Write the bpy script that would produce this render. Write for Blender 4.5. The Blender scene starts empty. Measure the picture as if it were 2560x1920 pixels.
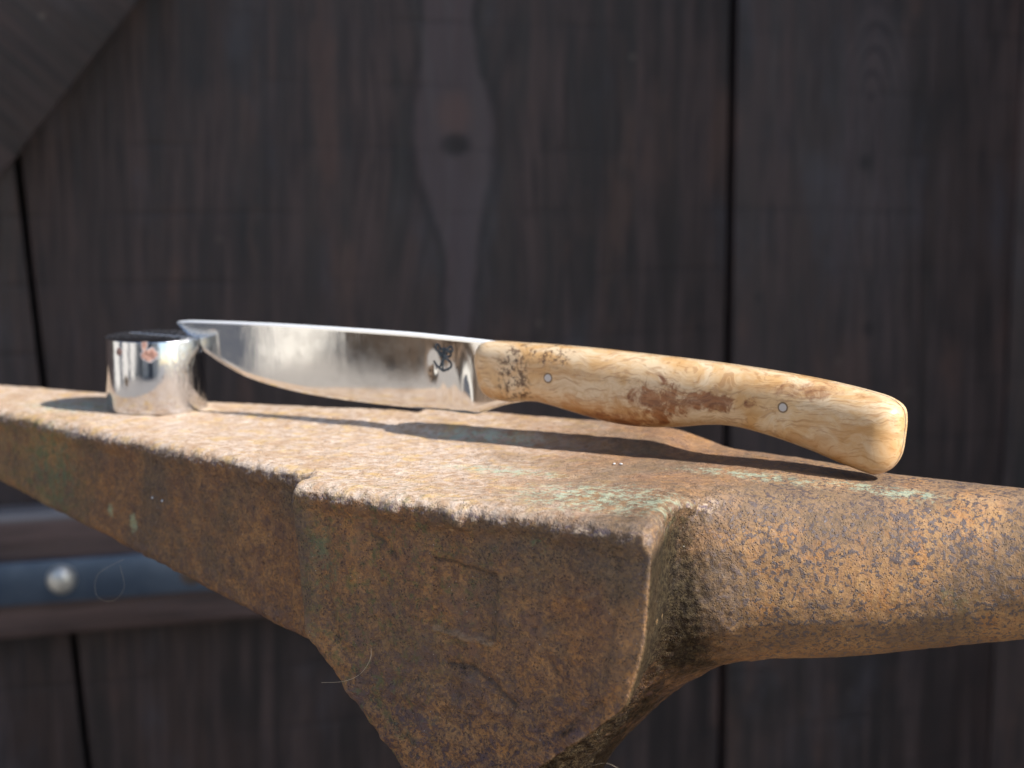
import bpy, bmesh, math, random
import numpy as np
from mathutils import Vector, Matrix
random.seed(7)
S = bpy.context.scene
COL = S.collection
R = math.radians

# ---------------------------------------------------------------- camera
cam_d = bpy.data.cameras.new('camera')
cam = bpy.data.objects.new('camera', cam_d); COL.objects.link(cam); S.camera = cam
cam.location = (0, 0, .081)
cam.rotation_euler = (R(90-7.3), 0, 0)
cam_d.sensor_width = 36; cam_d.lens = 60.0
cam_d.clip_start = .01; cam_d.clip_end = 500
cam_d.dof.use_dof = True
cam_d.dof.focus_distance = .435
cam_d.dof.aperture_fstop = 15

# ---------------------------------------------------------------- world, sun, exposure
SUN_EL, SUN_AZ = 40.0, -26.5                      # azimuth measured from +X
w = bpy.data.worlds.new('World'); S.world = w; w.use_nodes = True
nt = w.node_tree; bg = nt.nodes['Background']
sky = nt.nodes.new('ShaderNodeTexSky'); sky.sky_type = 'NISHITA'; sky.sun_disc = False
sky.sun_elevation = R(SUN_EL); sky.sun_rotation = R(90-SUN_AZ)
nt.links.new(sky.outputs[0], bg.inputs[0]); bg.inputs[1].default_value = .145
sun_d = bpy.data.lights.new('sun', 'SUN'); sun_d.energy = 4.8; sun_d.angle = R(1.0); sun_d.color = (1, .965, .92)
sun = bpy.data.objects.new('sun', sun_d); COL.objects.link(sun)
sv = Vector((math.cos(R(SUN_EL))*math.cos(R(SUN_AZ)), math.cos(R(SUN_EL))*math.sin(R(SUN_AZ)), math.sin(R(SUN_EL))))
sun.rotation_euler = sv.to_track_quat('Z', 'Y').to_euler(); sun.location = sv*3
S.view_settings.view_transform = 'Standard'; S.view_settings.look = 'None'
S.view_settings.exposure = .68; S.view_settings.gamma = 1
S.cycles.max_bounces = 8; S.cycles.glossy_bounces = 5

# ---------------------------------------------------------------- helpers
def tag(o, label=None, cat=None, group=None, kind=None):
    if label: o['label'] = label
    if cat: o['category'] = cat
    if group: o['group'] = group
    if kind: o['kind'] = kind
    return o
def empty(name, loc, rz=0):
    o = bpy.data.objects.new(name, None); COL.objects.link(o)
    o.location = loc; o.rotation_euler = (0, 0, rz); o.empty_display_size = .02
    return o
def link_mesh(name, me, mat, parent=None, loc=None):
    o = bpy.data.objects.new(name, me); COL.objects.link(o)
    if mat is not None and len(me.materials) == 0: me.materials.append(mat)
    if parent is not None: o.parent = parent
    if loc is not None: o.location = loc
    return o
def np_mesh(name, V, F, smooth=True, normals=None):
    me = bpy.data.meshes.new(name)
    V = np.asarray(V, np.float32); F = np.asarray(F, np.int32); k = F.shape[1]
    me.vertices.add(len(V)); me.vertices.foreach_set('co', V.ravel())
    me.loops.add(F.size); me.loops.foreach_set('vertex_index', F.ravel())
    me.polygons.add(len(F)); me.polygons.foreach_set('loop_start', np.arange(0, F.size, k, dtype=np.int32))
    me.polygons.foreach_set('use_smooth', np.full(len(F), smooth))
    me.update(calc_edges=True)
    if normals is not None: me.normals_split_custom_set_from_vertices(normals.astype(np.float32).tolist())
    return me
def bm_mesh(name, bm, smooth_angle=None):
    me = bpy.data.meshes.new(name); bmesh.ops.recalc_face_normals(bm, faces=bm.faces)
    bm.to_mesh(me); bm.free()
    if smooth_angle is not None:
        me.polygons.foreach_set('use_smooth', [True]*len(me.polygons)); me.set_sharp_from_angle(angle=R(smooth_angle))
    return me
def prism(outline, y0, y1, bevel=0, seg=2):
    """outline in (x,z); extruded along y"""
    bm = bmesh.new(); a = [bm.verts.new((x, y0, z)) for x, z in outline]; b = [bm.verts.new((x, y1, z)) for x, z in outline]
    bm.faces.new(a); bm.faces.new(b[::-1]); n = len(a)
    for i in range(n): bm.faces.new((a[i], b[i], b[(i+1) % n], a[(i+1) % n]))
    bmesh.ops.recalc_face_normals(bm, faces=bm.faces)
    if bevel: bmesh.ops.bevel(bm, geom=bm.edges[:], offset=bevel, segments=seg, affect='EDGES', profile=.5)
    return bm
def catmull(pts, n=6, closed=False):
    P = [np.array(p, float) for p in pts]; out = []; m = len(P)
    rng = range(m) if closed else range(m-1)
    for i in rng:
        g = (lambda j: P[j % m]) if closed else (lambda j: P[min(max(j, 0), m-1)])
        p0, p1, p2, p3 = g(i-1), g(i), g(i+1), g(i+2)
        for k in range(n):
            t = k/n
            out.append(.5*((2*p1)+(-p0+p2)*t+(2*p0-5*p1+4*p2-p3)*t*t+(-p0+3*p1-3*p2+p3)*t**3))
    if not closed: out.append(P[-1])
    return np.array(out)

# numpy value noise in mm space
_rng = np.random.default_rng(5)
_T = _rng.uniform(-1, 1, (64, 64, 64)).astype(np.float32)
def vnoise(P, wl, off=0.):
    q = P/wl+off; i = np.floor(q).astype(np.int64); f = (q-i).astype(np.float32); f = f*f*(3-2*f); i &= 63; j = (i+1) & 63
    x0, y0, z0 = i[:, 0], i[:, 1], i[:, 2]; x1, y1, z1 = j[:, 0], j[:, 1], j[:, 2]; fx, fy, fz = f[:, 0], f[:, 1], f[:, 2]
    l = lambda a, b, t: a+(b-a)*t
    return l(l(l(_T[x0, y0, z0], _T[x1, y0, z0], fx), l(_T[x0, y1, z0], _T[x1, y1, z0], fx), fy),
             l(l(_T[x0, y0, z1], _T[x1, y0, z1], fx), l(_T[x0, y1, z1], _T[x1, y1, z1], fx), fy), fz)
def smax(a, b, k): h = np.maximum(k-np.abs(a-b), 0)/k; return np.maximum(a, b)+h*h*k*.25
def smin(a, b, k): h = np.maximum(k-np.abs(a-b), 0)/k; return np.minimum(a, b)-h*h*k*.25
def sstep(a, b, x): t = np.clip((x-a)/(b-a), 0, 1); return t*t*(3-2*t)

def surface_nets(f, lo, hi, h):
    n = [int(math.ceil((b-a)/h))+1 for a, b in zip(lo, hi)]
    ax = [np.float32(a)+np.arange(k, dtype=np.float32)*np.float32(h) for a, k in zip(lo, n)]
    D = np.empty(n, np.float32)
    for s in range(0, n[0], 48):
        D[s:s+48] = f(ax[0][s:s+48, None, None], ax[1][None, :, None], ax[2][None, None, :])
    I = D < 0
    cnt = np.zeros([k-1 for k in n], np.int8)
    for a in (0, 1):
        for b in (0, 1):
            for c in (0, 1): cnt += I[a:n[0]-1+a, b:n[1]-1+b, c:n[2]-1+c]
    act = (cnt > 0) & (cnt < 8)
    ci = np.argwhere(act); idx = np.full(act.shape, -1, np.int32); idx[act] = np.arange(len(ci), dtype=np.int32)
    acc = np.zeros((len(ci), 3)); num = np.zeros(len(ci))
    corner = {}
    for a in (0, 1):
        for b in (0, 1):
            for c in (0, 1): corner[a, b, c] = D[ci[:, 0]+a, ci[:, 1]+b, ci[:, 2]+c]
    for c0 in corner:
        for k in range(3):
            if c0[k] == 0:
                c1 = list(c0); c1[k] = 1; c1 = tuple(c1); d0, d1 = corner[c0], corner[c1]
                m = (d0 < 0) != (d1 < 0); t = np.where(m, d0/np.where(m, d0-d1, 1), 0)
                p = np.tile(np.array(c0, float), (len(ci), 1)); p[:, k] += t
                acc[m] += p[m]; num[m] += 1
    V = (ci+acc/num[:, None])*h+np.array(lo)
    Fs = []
    for k in range(3):
        u, v = (k+1) % 3, (k+2) % 3
        sl0 = [slice(None)]*3; sl1 = [slice(None)]*3; sl0[k] = slice(0, -1); sl1[k] = slice(1, None)
        a, b = I[tuple(sl0)], I[tuple(sl1)]
        e = np.argwhere(a != b); e = e[(e[:, u] > 0) & (e[:, v] > 0) & (e[:, u] < n[u]-1) & (e[:, v] < n[v]-1)]
        ins = I[e[:, 0], e[:, 1], e[:, 2]]
        def at(du, dv):
            q = e.copy(); q[:, u] -= du; q[:, v] -= dv; return idx[q[:, 0], q[:, 1], q[:, 2]]
        quad = np.stack([at(0, 0), at(1, 0), at(1, 1), at(0, 1)], 1)
        quad[~ins] = quad[~ins][:, ::-1]; Fs.append(quad)
    F = np.concatenate(Fs); F = F[(F >= 0).all(1)]
    return V, F
def grad(f, P, e=.3):
    g = np.empty_like(P)
    for k in range(3):
        d = np.zeros(3); d[k] = e
        A = P+d; B = P-d
        g[:, k] = f(A[:, 0], A[:, 1], A[:, 2])-f(B[:, 0], B[:, 1], B[:, 2])
    return g/np.maximum(np.linalg.norm(g, axis=1, keepdims=True), 1e-6)
def mesh_normals(V, F):
    fn = np.cross(V[F[:, 2]]-V[F[:, 0]], V[F[:, 3]]-V[F[:, 1]]); N = np.zeros_like(V)
    for k in range(4): np.add.at(N, F[:, k], fn)
    return N/np.maximum(np.linalg.norm(N, axis=1, keepdims=True), 1e-12)
def sub_mesh(name, V, F, N, mask, scale=.001):
    f = F[mask]; ids, inv = np.unique(f, return_inverse=True)
    return np_mesh(name, V[ids]*scale, inv.reshape(f.shape), True, N[ids])

# ---------------------------------------------------------------- node helper
class NT:
    def __init__(s, name):
        s.m = bpy.data.materials.new(name); s.m.use_nodes = True; s.t = s.m.node_tree
        s.b = s.t.nodes['Principled BSDF']; s.tc = s.t.nodes.new('ShaderNodeTexCoord').outputs['Object']
    def put(s, sock, v):
        if isinstance(v, bpy.types.NodeSocket): s.t.links.new(v, sock)
        elif isinstance(v, (tuple, list)): sock.default_value = tuple(v)+((1,) if len(v) == 3 and len(sock.default_value) == 4 else ())
        else: sock.default_value = v
    def mapping(s, vec=None, scale=(1, 1, 1), loc=(0, 0, 0), rot=(0, 0, 0)):
        n = s.t.nodes.new('ShaderNodeMapping'); s.put(n.inputs[0], vec or s.tc)
        n.inputs['Scale'].default_value = scale; n.inputs['Location'].default_value = loc; n.inputs['Rotation'].default_value = rot
        return n.outputs[0]
    def noise(s, scale, detail=3, rough=.5, dist=0, vec=None, color=False):
        n = s.t.nodes.new('ShaderNodeTexNoise'); s.put(n.inputs['Vector'], vec or s.tc)
        n.inputs['Scale'].default_value = scale; n.inputs['Detail'].default_value = detail
        n.inputs['Roughness'].default_value = rough; n.inputs['Distortion'].default_value = dist
        return n.outputs[1 if color else 0]
    def voronoi(s, scale, vec=None, feature='F1', out=0, rand=1.):
        n = s.t.nodes.new('ShaderNodeTexVoronoi'); n.feature = feature; s.put(n.inputs['Vector'], vec or s.tc)
        n.inputs['Scale'].default_value = scale; n.inputs['Randomness'].default_value = rand
        return n.outputs[out]
    def math(s, op, a, b=0., c=0., clamp=False):
        n = s.t.nodes.new('ShaderNodeMath'); n.operation = op; n.use_clamp = clamp
        s.put(n.inputs[0], a); s.put(n.inputs[1], b); s.put(n.inputs[2], c); return n.outputs[0]
    def vmath(s, op, a, b=(0, 0, 0), out=0):
        n = s.t.nodes.new('ShaderNodeVectorMath'); n.operation = op
        s.put(n.inputs[0], a)
        if op == 'SCALE': s.put(n.inputs['Scale'], b)
        else: s.put(n.inputs[1], b)
        return n.outputs[out]
    def rng(s, v, a, b, c=0., d=1.):
        n = s.t.nodes.new('ShaderNodeMapRange'); n.interpolation_type = 'SMOOTHSTEP'
        s.put(n.inputs[0], v); n.inputs[1].default_value = a; n.inputs[2].default_value = b
        n.inputs[3].default_value = c; n.inputs[4].default_value = d; return n.outputs[0]
    def mix(s, f, a, b, mode='MIX'):
        n = s.t.nodes.new('ShaderNodeMix'); n.data_type = 'RGBA'; n.blend_type = mode
        s.put(n.inputs['Factor'], f); s.put(n.inputs[6], a); s.put(n.inputs[7], b); return n.outputs[2]
    def sep(s, v=None):
        n = s.t.nodes.new('ShaderNodeSeparateXYZ'); s.put(n.inputs[0], v or s.tc); return n.outputs
    def comb(s, x, y, z):
        n = s.t.nodes.new('ShaderNodeCombineXYZ'); s.put(n.inputs[0], x); s.put(n.inputs[1], y); s.put(n.inputs[2], z); return n.outputs[0]
    def blob(s, c, r, stretch=(1, 1, 1), edge=.5, wob=None):
        """1 inside an ellipsoid patch (metres), 0 outside"""
        v = s.vmath('SUBTRACT', s.tc, c); v = s.vmath('MULTIPLY', v, stretch); d = s.vmath('LENGTH', v, out=1)
        d = s.math('DIVIDE', d, r)
        if wob is not None: d = s.math('ADD', d, wob)
        return s.rng(d, 1-edge, 1+edge, 1, 0)
    def bump(s, h, dist, strength=1., prev=None):
        n = s.t.nodes.new('ShaderNodeBump'); s.put(n.inputs['Height'], h)
        n.inputs['Distance'].default_value = dist; n.inputs['Strength'].default_value = strength
        if prev is not None: s.put(n.inputs['Normal'], prev)
        return n.outputs[0]
    def geo(s, name):
        return s.t.nodes.new('ShaderNodeNewGeometry').outputs[name]
    def out(s, **k):
        names = dict(color='Base Color', rough='Roughness', metal='Metallic', normal='Normal', spec='Specular IOR Level', coat='Coat Weight', coatr='Coat Roughness', aniso='Anisotropic')
        for a, v in k.items(): s.put(s.b.inputs[names[a]], v)
        return s.m

# ---------------------------------------------------------------- materials
def mat_rust():
    n = NT('rusty_iron')
    big = n.noise(45, 3, .6); mid = n.noise(240, 4, .65, .3); fin = n.noise(760, 4, .7); grain = n.noise(2200, 2, .6)
    x, y, z = n.sep()
    top = n.math('MULTIPLY', n.rng(z, -.0062, -.0022), n.rng(n.vmath('DOT_PRODUCT', n.geo('Normal'), (0, 0, 1), out=1), .15, .5))
    hornf = n.rng(x, .058, .085)
    c = n.mix(n.rng(big, .38, .62), (.22, .106, .042), (.34, .170, .060))
    c = n.mix(n.math('MULTIPLY', n.rng(mid, .40, .60), .75), c, (.14, .066, .034))
    c = n.mix(n.math('MULTIPLY', n.rng(fin, .48, .66), .5), c, (.42, .19, .055))
    c = n.mix(n.math('MULTIPLY', hornf, .6), c, n.mix(n.rng(mid, .4, .6), (.30, .165, .075), (.45, .26, .10)))
    flake = n.rng(n.noise(130, 5, .72, .3), .54, .60)
    c = n.mix(n.math('MULTIPLY', flake, .65), c, n.mix(n.rng(fin, .4, .6), (.43, .195, .05), (.26, .11, .035)))
    ochre = n.math('MAXIMUM', n.math('MULTIPLY', n.rng(x, -.125, -.165), .6), n.math('MULTIPLY', n.blob((-.0255, -.0705, -.020), .0055, (1, 1, .22), .5, n.math('MULTIPLY', n.math('SUBTRACT', fin, .5), 1.5)), .55))
    c = n.mix(n.math('MULTIPLY', ochre, n.rng(mid, .32, .58)), c, (.34, .215, .075))
    # brown dust settled on the upper part of the block face
    dust = n.math('MULTIPLY', n.rng(n.noise(34, 4, .65), .40, .62), n.rng(z, -.075, -.015, .15, .92))
    c = n.mix(dust, c, n.mix(n.rng(fin, .4, .6), (.108, .070, .038), (.180, .108, .054)))
    # dark violet scale: speckles crowded in clusters
    crowd = n.noise(48, 3, .65)
    lowf = n.rng(z, -.075, -.012, 1, .25)
    cr = n.math('MULTIPLY', n.math('SUBTRACT', crowd, .5), .20)
    s1 = n.rng(n.math('ADD', n.noise(1300, 3, .6), cr), .53, .60); s2 = n.rng(n.math('ADD', n.noise(720, 4, .64), cr), .535, .59)
    s3 = n.math('MULTIPLY', n.rng(n.math('ADD', n.noise(200, 4, .7), cr), .58, .62), lowf)
    dk = n.math('MAXIMUM', n.math('MULTIPLY', s1, .45), n.math('MAXIMUM', n.math('MULTIPLY', s2, n.math('MAXIMUM', n.math('MULTIPLY', lowf, .85), hornf)), n.math('MULTIPLY', s3, .8)))
    vio = n.math('MULTIPLY', n.rng(n.noise(95, 5, .72, .3), .53, .60), n.math('MULTIPLY', lowf, n.math('SUBTRACT', .9, n.math('MULTIPLY', hornf, .72))))
    dk = n.math('MAXIMUM', dk, vio)
    dk = n.math('MULTIPLY', dk, n.math('SUBTRACT', 1, n.math('MULTIPLY', n.math('MULTIPLY', top, n.rng(x, .03, .075, 1, 0)), .72)))
    # pale polished working face
    bl = n.rng(n.noise(320, 5, .75), .36, .60)
    face = n.mix(bl, (.42, .275, .17), (.64, .51, .40))
    face = n.mix(n.math('MULTIPLY', n.rng(n.noise(70, 4, .65), .45, .62), .55), face, (.42, .255, .135))
    face = n.mix(n.math('MULTIPLY', n.rng(n.noise(130, 4, .7), .50, .66), .6), face, (.62, .40, .14))
    tf = n.math('MULTIPLY', top, n.rng(n.math('ADD', n.math('ADD', x, n.math('MULTIPLY', y, .45)), n.math('MULTIPLY', n.math('SUBTRACT', crowd, .5), .08)), -.03, .045, .92, .12))
    c = n.mix(tf, c, face)
    c = n.mix(dk, c, n.mix(n.math('MAXIMUM', top, hornf), (.040, .022, .034), (.098, .070, .062)))
    lipz = n.math('MULTIPLY', n.math('MULTIPLY', n.rng(z, -.0075, -.0055), n.rng(z, -.0012, -.0030)), n.rng(x, .076, .070))
    lipz = n.math('MULTIPLY', lipz, n.rng(n.vmath('DOT_PRODUCT', n.geo('Normal'), (0, 0, 1), out=1), -.15, .15))
    c = n.mix(n.math('MULTIPLY', lipz, n.rng(n.noise(480, 4, .75), .46, .54)), c, n.mix(n.rng(n.noise(900, 2), .45, .55), (.17, .12, .122), (.46, .335, .235)))
    wob = n.math('MULTIPLY', n.math('SUBTRACT', n.noise(420, 4, .75), .5), 2.6)
    # remains of green paint, each patch where it is on the anvil
    gl = None
    for cc, r, st in [((.052, -.050, 0), .016, (.75, 1.1, 1)), ((.012, -.028, 0), .013, (.8, 2.4, 1)), ((.072, -.002, 0), .0085, (.5, 1.8, 1)), ((.107, .003, 0), .0075, (.5, 2, 1)),
                      ((-.020, .018, .002), .010, (.6, 2, 1)), ((-.175, .012, 0), .016, (1, 1.5, 1)), ((-.160, -.016, -.016), .012, (1, 1, 1)),
                      ((-.019, -.071, -.0155), .0040, (1.2, 1, .7)), ((-.0175, -.071, -.023), .0035, (1, 1, .7)), ((-.022, -.071, -.038), .0022, (1, 1, .7)), ((.130, -.012, -.028), .006, (1, 1, 1)), ((.046, -.071, -.0075), .0026, (1, 1, 1))]:
        b = n.blob(cc, r, st, .45, wob); gl = b if gl is None else n.math('MAXIMUM', gl, b)
    gl = n.math('MULTIPLY', gl, n.rng(n.noise(300, 4, .8), .46, .56))
    c = n.mix(n.math('MULTIPLY', gl, .58), c, n.mix(top, (.095, .145, .070), (.38, .49, .35)))
    mosk = n.math('MAXIMUM', n.blob((.002, -.07, -.018), .024, (.8, 1, 1), .7), n.math('MAXIMUM', n.blob((-.165, -.016, -.014), .026, (1, 1, 1), .6), n.blob((-.005, -.07, -.045), .02, (1, 1, .6), .7)))
    c = n.mix(n.math('MULTIPLY', n.rng(n.noise(330, 5, .75), .50, .64), n.math('MULTIPLY', mosk, .6)), c, (.085, .10, .030))
    # two pale lichen smudges on the square horn
    for cc, r in (((-.1265, -.0250, -.0245), .0014), ((-.1145, -.0290, -.0265), .0018)):
        c = n.mix(n.math('MULTIPLY', n.blob(cc, r, (1, 1, .7), .5, n.math('MULTIPLY', n.math('SUBTRACT', fin, .5), 2.5)), .75), c, (.34, .36, .20))
    # dirt caught in the pits and the inner corner beside the round horn; flank and underside darker
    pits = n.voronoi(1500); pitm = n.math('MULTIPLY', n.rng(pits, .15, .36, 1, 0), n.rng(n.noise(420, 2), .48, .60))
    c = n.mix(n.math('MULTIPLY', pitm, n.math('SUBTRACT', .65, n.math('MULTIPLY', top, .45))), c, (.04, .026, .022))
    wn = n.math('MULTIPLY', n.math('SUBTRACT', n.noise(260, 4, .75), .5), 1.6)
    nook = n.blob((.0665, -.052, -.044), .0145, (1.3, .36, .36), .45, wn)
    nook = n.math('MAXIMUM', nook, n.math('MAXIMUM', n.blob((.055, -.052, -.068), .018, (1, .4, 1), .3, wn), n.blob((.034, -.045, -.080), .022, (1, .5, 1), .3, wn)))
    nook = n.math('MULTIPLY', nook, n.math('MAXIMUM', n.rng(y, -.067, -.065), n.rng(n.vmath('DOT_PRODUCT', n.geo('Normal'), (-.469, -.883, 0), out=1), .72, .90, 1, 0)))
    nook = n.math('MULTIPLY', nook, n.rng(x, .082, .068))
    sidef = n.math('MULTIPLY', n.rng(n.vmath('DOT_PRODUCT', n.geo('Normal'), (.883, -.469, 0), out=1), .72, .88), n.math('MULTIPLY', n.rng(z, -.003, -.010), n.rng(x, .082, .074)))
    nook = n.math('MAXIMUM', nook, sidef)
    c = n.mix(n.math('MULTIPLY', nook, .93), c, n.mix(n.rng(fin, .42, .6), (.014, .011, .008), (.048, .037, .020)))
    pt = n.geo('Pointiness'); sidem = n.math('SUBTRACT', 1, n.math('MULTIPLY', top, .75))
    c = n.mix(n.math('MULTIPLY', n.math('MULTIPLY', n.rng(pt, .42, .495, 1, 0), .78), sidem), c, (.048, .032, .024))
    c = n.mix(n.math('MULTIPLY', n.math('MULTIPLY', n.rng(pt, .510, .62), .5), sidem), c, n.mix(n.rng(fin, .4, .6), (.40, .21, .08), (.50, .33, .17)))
    at = n.t.nodes.new('ShaderNodeAttribute'); at.attribute_name = 'relief'; rl = at.outputs['Fac']
    c = n.mix(n.math('MULTIPLY', n.rng(n.math('ADD', rl, n.math('MULTIPLY', n.math('SUBTRACT', mid, .5), .35)), -.12, -.50), .70), c, (.050, .034, .026))  # sunken marks: dirt and shadow lines painted into the colour
    c = n.mix(n.math('MULTIPLY', n.rng(n.math('ADD', rl, n.math('MULTIPLY', n.math('SUBTRACT', mid, .5), .35)), .12, .48), .45), c, n.mix(n.rng(mid, .4, .6), (.22, .135, .075), (.34, .225, .13)))  # proud marks lightened, with skylight on the lower ledge painted in
    grit = n.rng(n.voronoi(520), .04, .075, 1, 0)
    c = n.mix(n.math('MULTIPLY', n.math('MULTIPLY', grit, n.rng(n.noise(90), .5, .56)), .8), c, (.5, .46, .40))
    h = n.math('ADD', n.math('MULTIPLY', mid, 1.3), n.math('ADD', n.math('MULTIPLY', fin, .30), n.math('MULTIPLY', grain, .10)))
    h = n.math('SUBTRACT', h, n.math('MULTIPLY', pitm, .5)); h = n.math('ADD', h, n.math('MULTIPLY', dk, .25))
    h = n.math('MULTIPLY', h, n.math('SUBTRACT', 1, n.math('MAXIMUM', n.math('MULTIPLY', top, .45), n.math('MULTIPLY', hornf, .72))))
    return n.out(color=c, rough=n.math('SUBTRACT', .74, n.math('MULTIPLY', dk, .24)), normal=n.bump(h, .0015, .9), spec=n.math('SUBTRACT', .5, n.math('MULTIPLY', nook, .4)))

def mat_steel():
    n = NT('polished_steel')
    v = n.mapping(scale=(1, 1, .03))
    line = n.noise(3000, 2, .6, vec=v); wav = n.noise(90, 2, .4, vec=n.mapping(scale=(1, .2, .35)))
    sm = n.noise(200, 4, .6)
    b = n.bump(line, .00006, .06); b = n.bump(wav, .0012, .035, b)
    return n.out(color=n.mix(n.rng(sm, .45, .7), (.76, .755, .74), (.70, .695, .68)), metal=1., rough=n.rng(sm, .3, .7, .035, .075), normal=b)

def mat_satin():
    n = NT('satin_steel')
    line = n.noise(2500, 2, .6, vec=n.mapping(scale=(1, .05, .05)))
    return n.out(color=(.42, .42, .45), metal=.9, rough=.34, normal=n.bump(line, .0001, .3))

def mat_spine():
    n = NT('spine_glare'); f = n.noise(1500, 2, .6, vec=n.mapping(scale=(.05, 1, 1)))
    return n.out(color=(.93, .93, .92), metal=.15, rough=.42, normal=n.bump(f, .00005, .3), spec=.8)  # near-white and barely metallic: glare on the spine painted into the colour

def mat_mark():
    n = NT('blackened_mark'); return n.out(color=n.mix(n.rng(n.noise(900), .45, .6), (.03, .04, .055), (.08, .11, .14)), metal=.9, rough=.28)

def mat_chrome():
    n = NT('scuffed_chrome')
    x, y, z = n.sep()
    sc = n.noise(260, 5, .75, vec=n.mapping(scale=(2, 2, .5)))
    side = n.rng(x, .002, .014)
    scuff = n.math('MULTIPLY', n.rng(sc, .46, .62), n.math('ADD', .15, n.math('MULTIPLY', side, .85)))
    lines = n.noise(1800, 2, .5, vec=n.mapping(scale=(1, 1, .02)))
    fine = n.noise(700, 4, .7)
    w1 = n.math('MULTIPLY', n.math('SUBTRACT', n.noise(500, 3, .7), .5), 1.3)
    spot = n.math('MAXIMUM', n.blob((.0012, -.0166, .0197), .0026, (1, .5, 1.1), .22, w1), n.blob((-.0092, -.0138, .0203), .0013, (1, .5, 1), .25, w1))
    spot = n.math('MAXIMUM', spot, n.blob((-.0002, -.0166, .0230), .0012, (1.2, .5, .6), .4, w1))
    c = n.mix(n.math('MULTIPLY', scuff, .35), (.62, .63, .655), (.36, .36, .38))
    c = n.mix(spot, c, n.mix(n.rng(fine, .4, .6), (.20, .10, .075), (.42, .25, .19)))
    h = n.math('ADD', n.math('MULTIPLY', fine, scuff), n.math('MULTIPLY', lines, .10))
    return n.out(color=c, metal=n.math('SUBTRACT', 1, spot), rough=n.math('ADD', n.rng(z, .0236, .0242, .07, .26), n.math('ADD', n.math('MULTIPLY', scuff, .16), n.math('MULTIPLY', spot, .45))), normal=n.bump(h, .0003, .35))

def mat_burl():
    n = NT('burl_wood')
    warp = n.noise(48, 3, .5, color=True); warp = n.vmath('SUBTRACT', warp, (.5, .5, .5)); warp2 = n.vmath('SCALE', warp, .017)
    P = n.vmath('ADD', n.tc, warp2)
    x, y, z = n.sep(P)
    # long curly grain lines that follow the handle
    lv = n.comb(n.math('MULTIPLY', x, .09), n.math('MULTIPLY', y, .35), z)
    fib = n.noise(1250, 3, .6, 0, vec=lv); fib2 = n.noise(420, 4, .6, .2, vec=lv)
    curl = n.noise(110, 5, .65, .8, vec=n.comb(n.math('MULTIPLY', x, .5), y, z))
    c = n.mix(n.rng(n.noise(60, 3, .6, 1.0), .35, .65), (.63, .41, .20), (.55, .315, .120))
    c = n.mix(n.math('MULTIPLY', n.rng(curl, .38, .60), .75), c, (.70, .55, .36))
    c = n.mix(n.math('MULTIPLY', n.rng(fib2, .52, .66), .45), c, (.42, .215, .07))
    c = n.mix(n.math('MULTIPLY', n.rng(fib, .54, .62), .45), c, (.30, .135, .045))
    lv2 = n.comb(n.math('MULTIPLY', x, .30), n.math('MULTIPLY', y, .4), z)
    ring = n.math('FRACT', n.math('MULTIPLY', n.noise(75, 3, .5, 1.2, vec=lv2), 14)); ringm = n.math('MULTIPLY', n.rng(n.math('ABSOLUTE', n.math('SUBTRACT', ring, .5)), .0, .12, 1, 0), .16)
    c = n.mix(ringm, c, (.28, .125, .045))
    wob = n.math('MULTIPLY', n.math('SUBTRACT', n.noise(170, 4, .7, 1.0), .5), 3.2)
    # dark burl eyes near the front and the brown flame in the middle
    brk = n.rng(n.noise(650, 4, .7, .3), .48, .58)
    eyes = n.math('MULTIPLY', n.blob((.1245, 0, .0195), .0070, (1.35, .3, .72), .45, wob), brk)
    eyes = n.math('MAXIMUM', eyes, n.math('MULTIPLY', n.blob((.138, 0, .0265), .0035, (.6, .3, 1.2), .4, wob), brk))
    flame = n.blob((.1725, 0, .0160), .0056, (.75, .3, 1.05), .5, wob)
    flame = n.math('MAXIMUM', flame, n.blob((.1860, 0, .0165), .0050, (.38, .3, 1.9), .5, wob))
    flame = n.math('MAXIMUM', flame, n.math('MULTIPLY', n.blob((.160, 0, .0095), .0045, (.35, .3, 1.6), .5, wob), .7))
    flame = n.math('MAXIMUM', flame, n.math('MULTIPLY', n.blob((.216, 0, .0215), .0040, (.35, .3, 2), .5, wob), .55))
    flame = n.math('MULTIPLY', flame, n.math('ADD', .62, n.math('MULTIPLY', n.rng(n.noise(300, 4, .7, .6), .4, .6), .38)))
    low = n.math('MAXIMUM', n.blob((.150, 0, .007), .010, (.35, .3, 1.3), .6, wob), n.math('MULTIPLY', n.blob((.226, 0, .006), .010, (.6, .3, 1.0), .6, wob), .5))
    c = n.mix(n.math('MULTIPLY', low, .8), c, (.46, .215, .060))
    c = n.mix(n.math('MULTIPLY', n.rng(flame, .05, .8), .92), c, n.mix(n.math('MULTIPLY', n.math('ADD', n.rng(fib2, .42, .62), n.rng(fib, .42, .6)), .5), (.30, .105, .030), (.125, .034, .010)))
    c = n.mix(n.math('MULTIPLY', eyes, .9), c, (.075, .032, .014))
    for px_, pz_ in ((.1365, .0202), (.2084, .0168)):
        c = n.mix(n.math('MULTIPLY', n.blob((px_, 0, pz_), .00150, (1, .02, 1), .12), .8), c, (.06, .035, .02))
    return n.out(color=c, rough=.42, normal=n.bump(n.math('ADD', fib, fib2), .00010, .4), spec=.45, coat=.18, coatr=.2)

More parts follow.
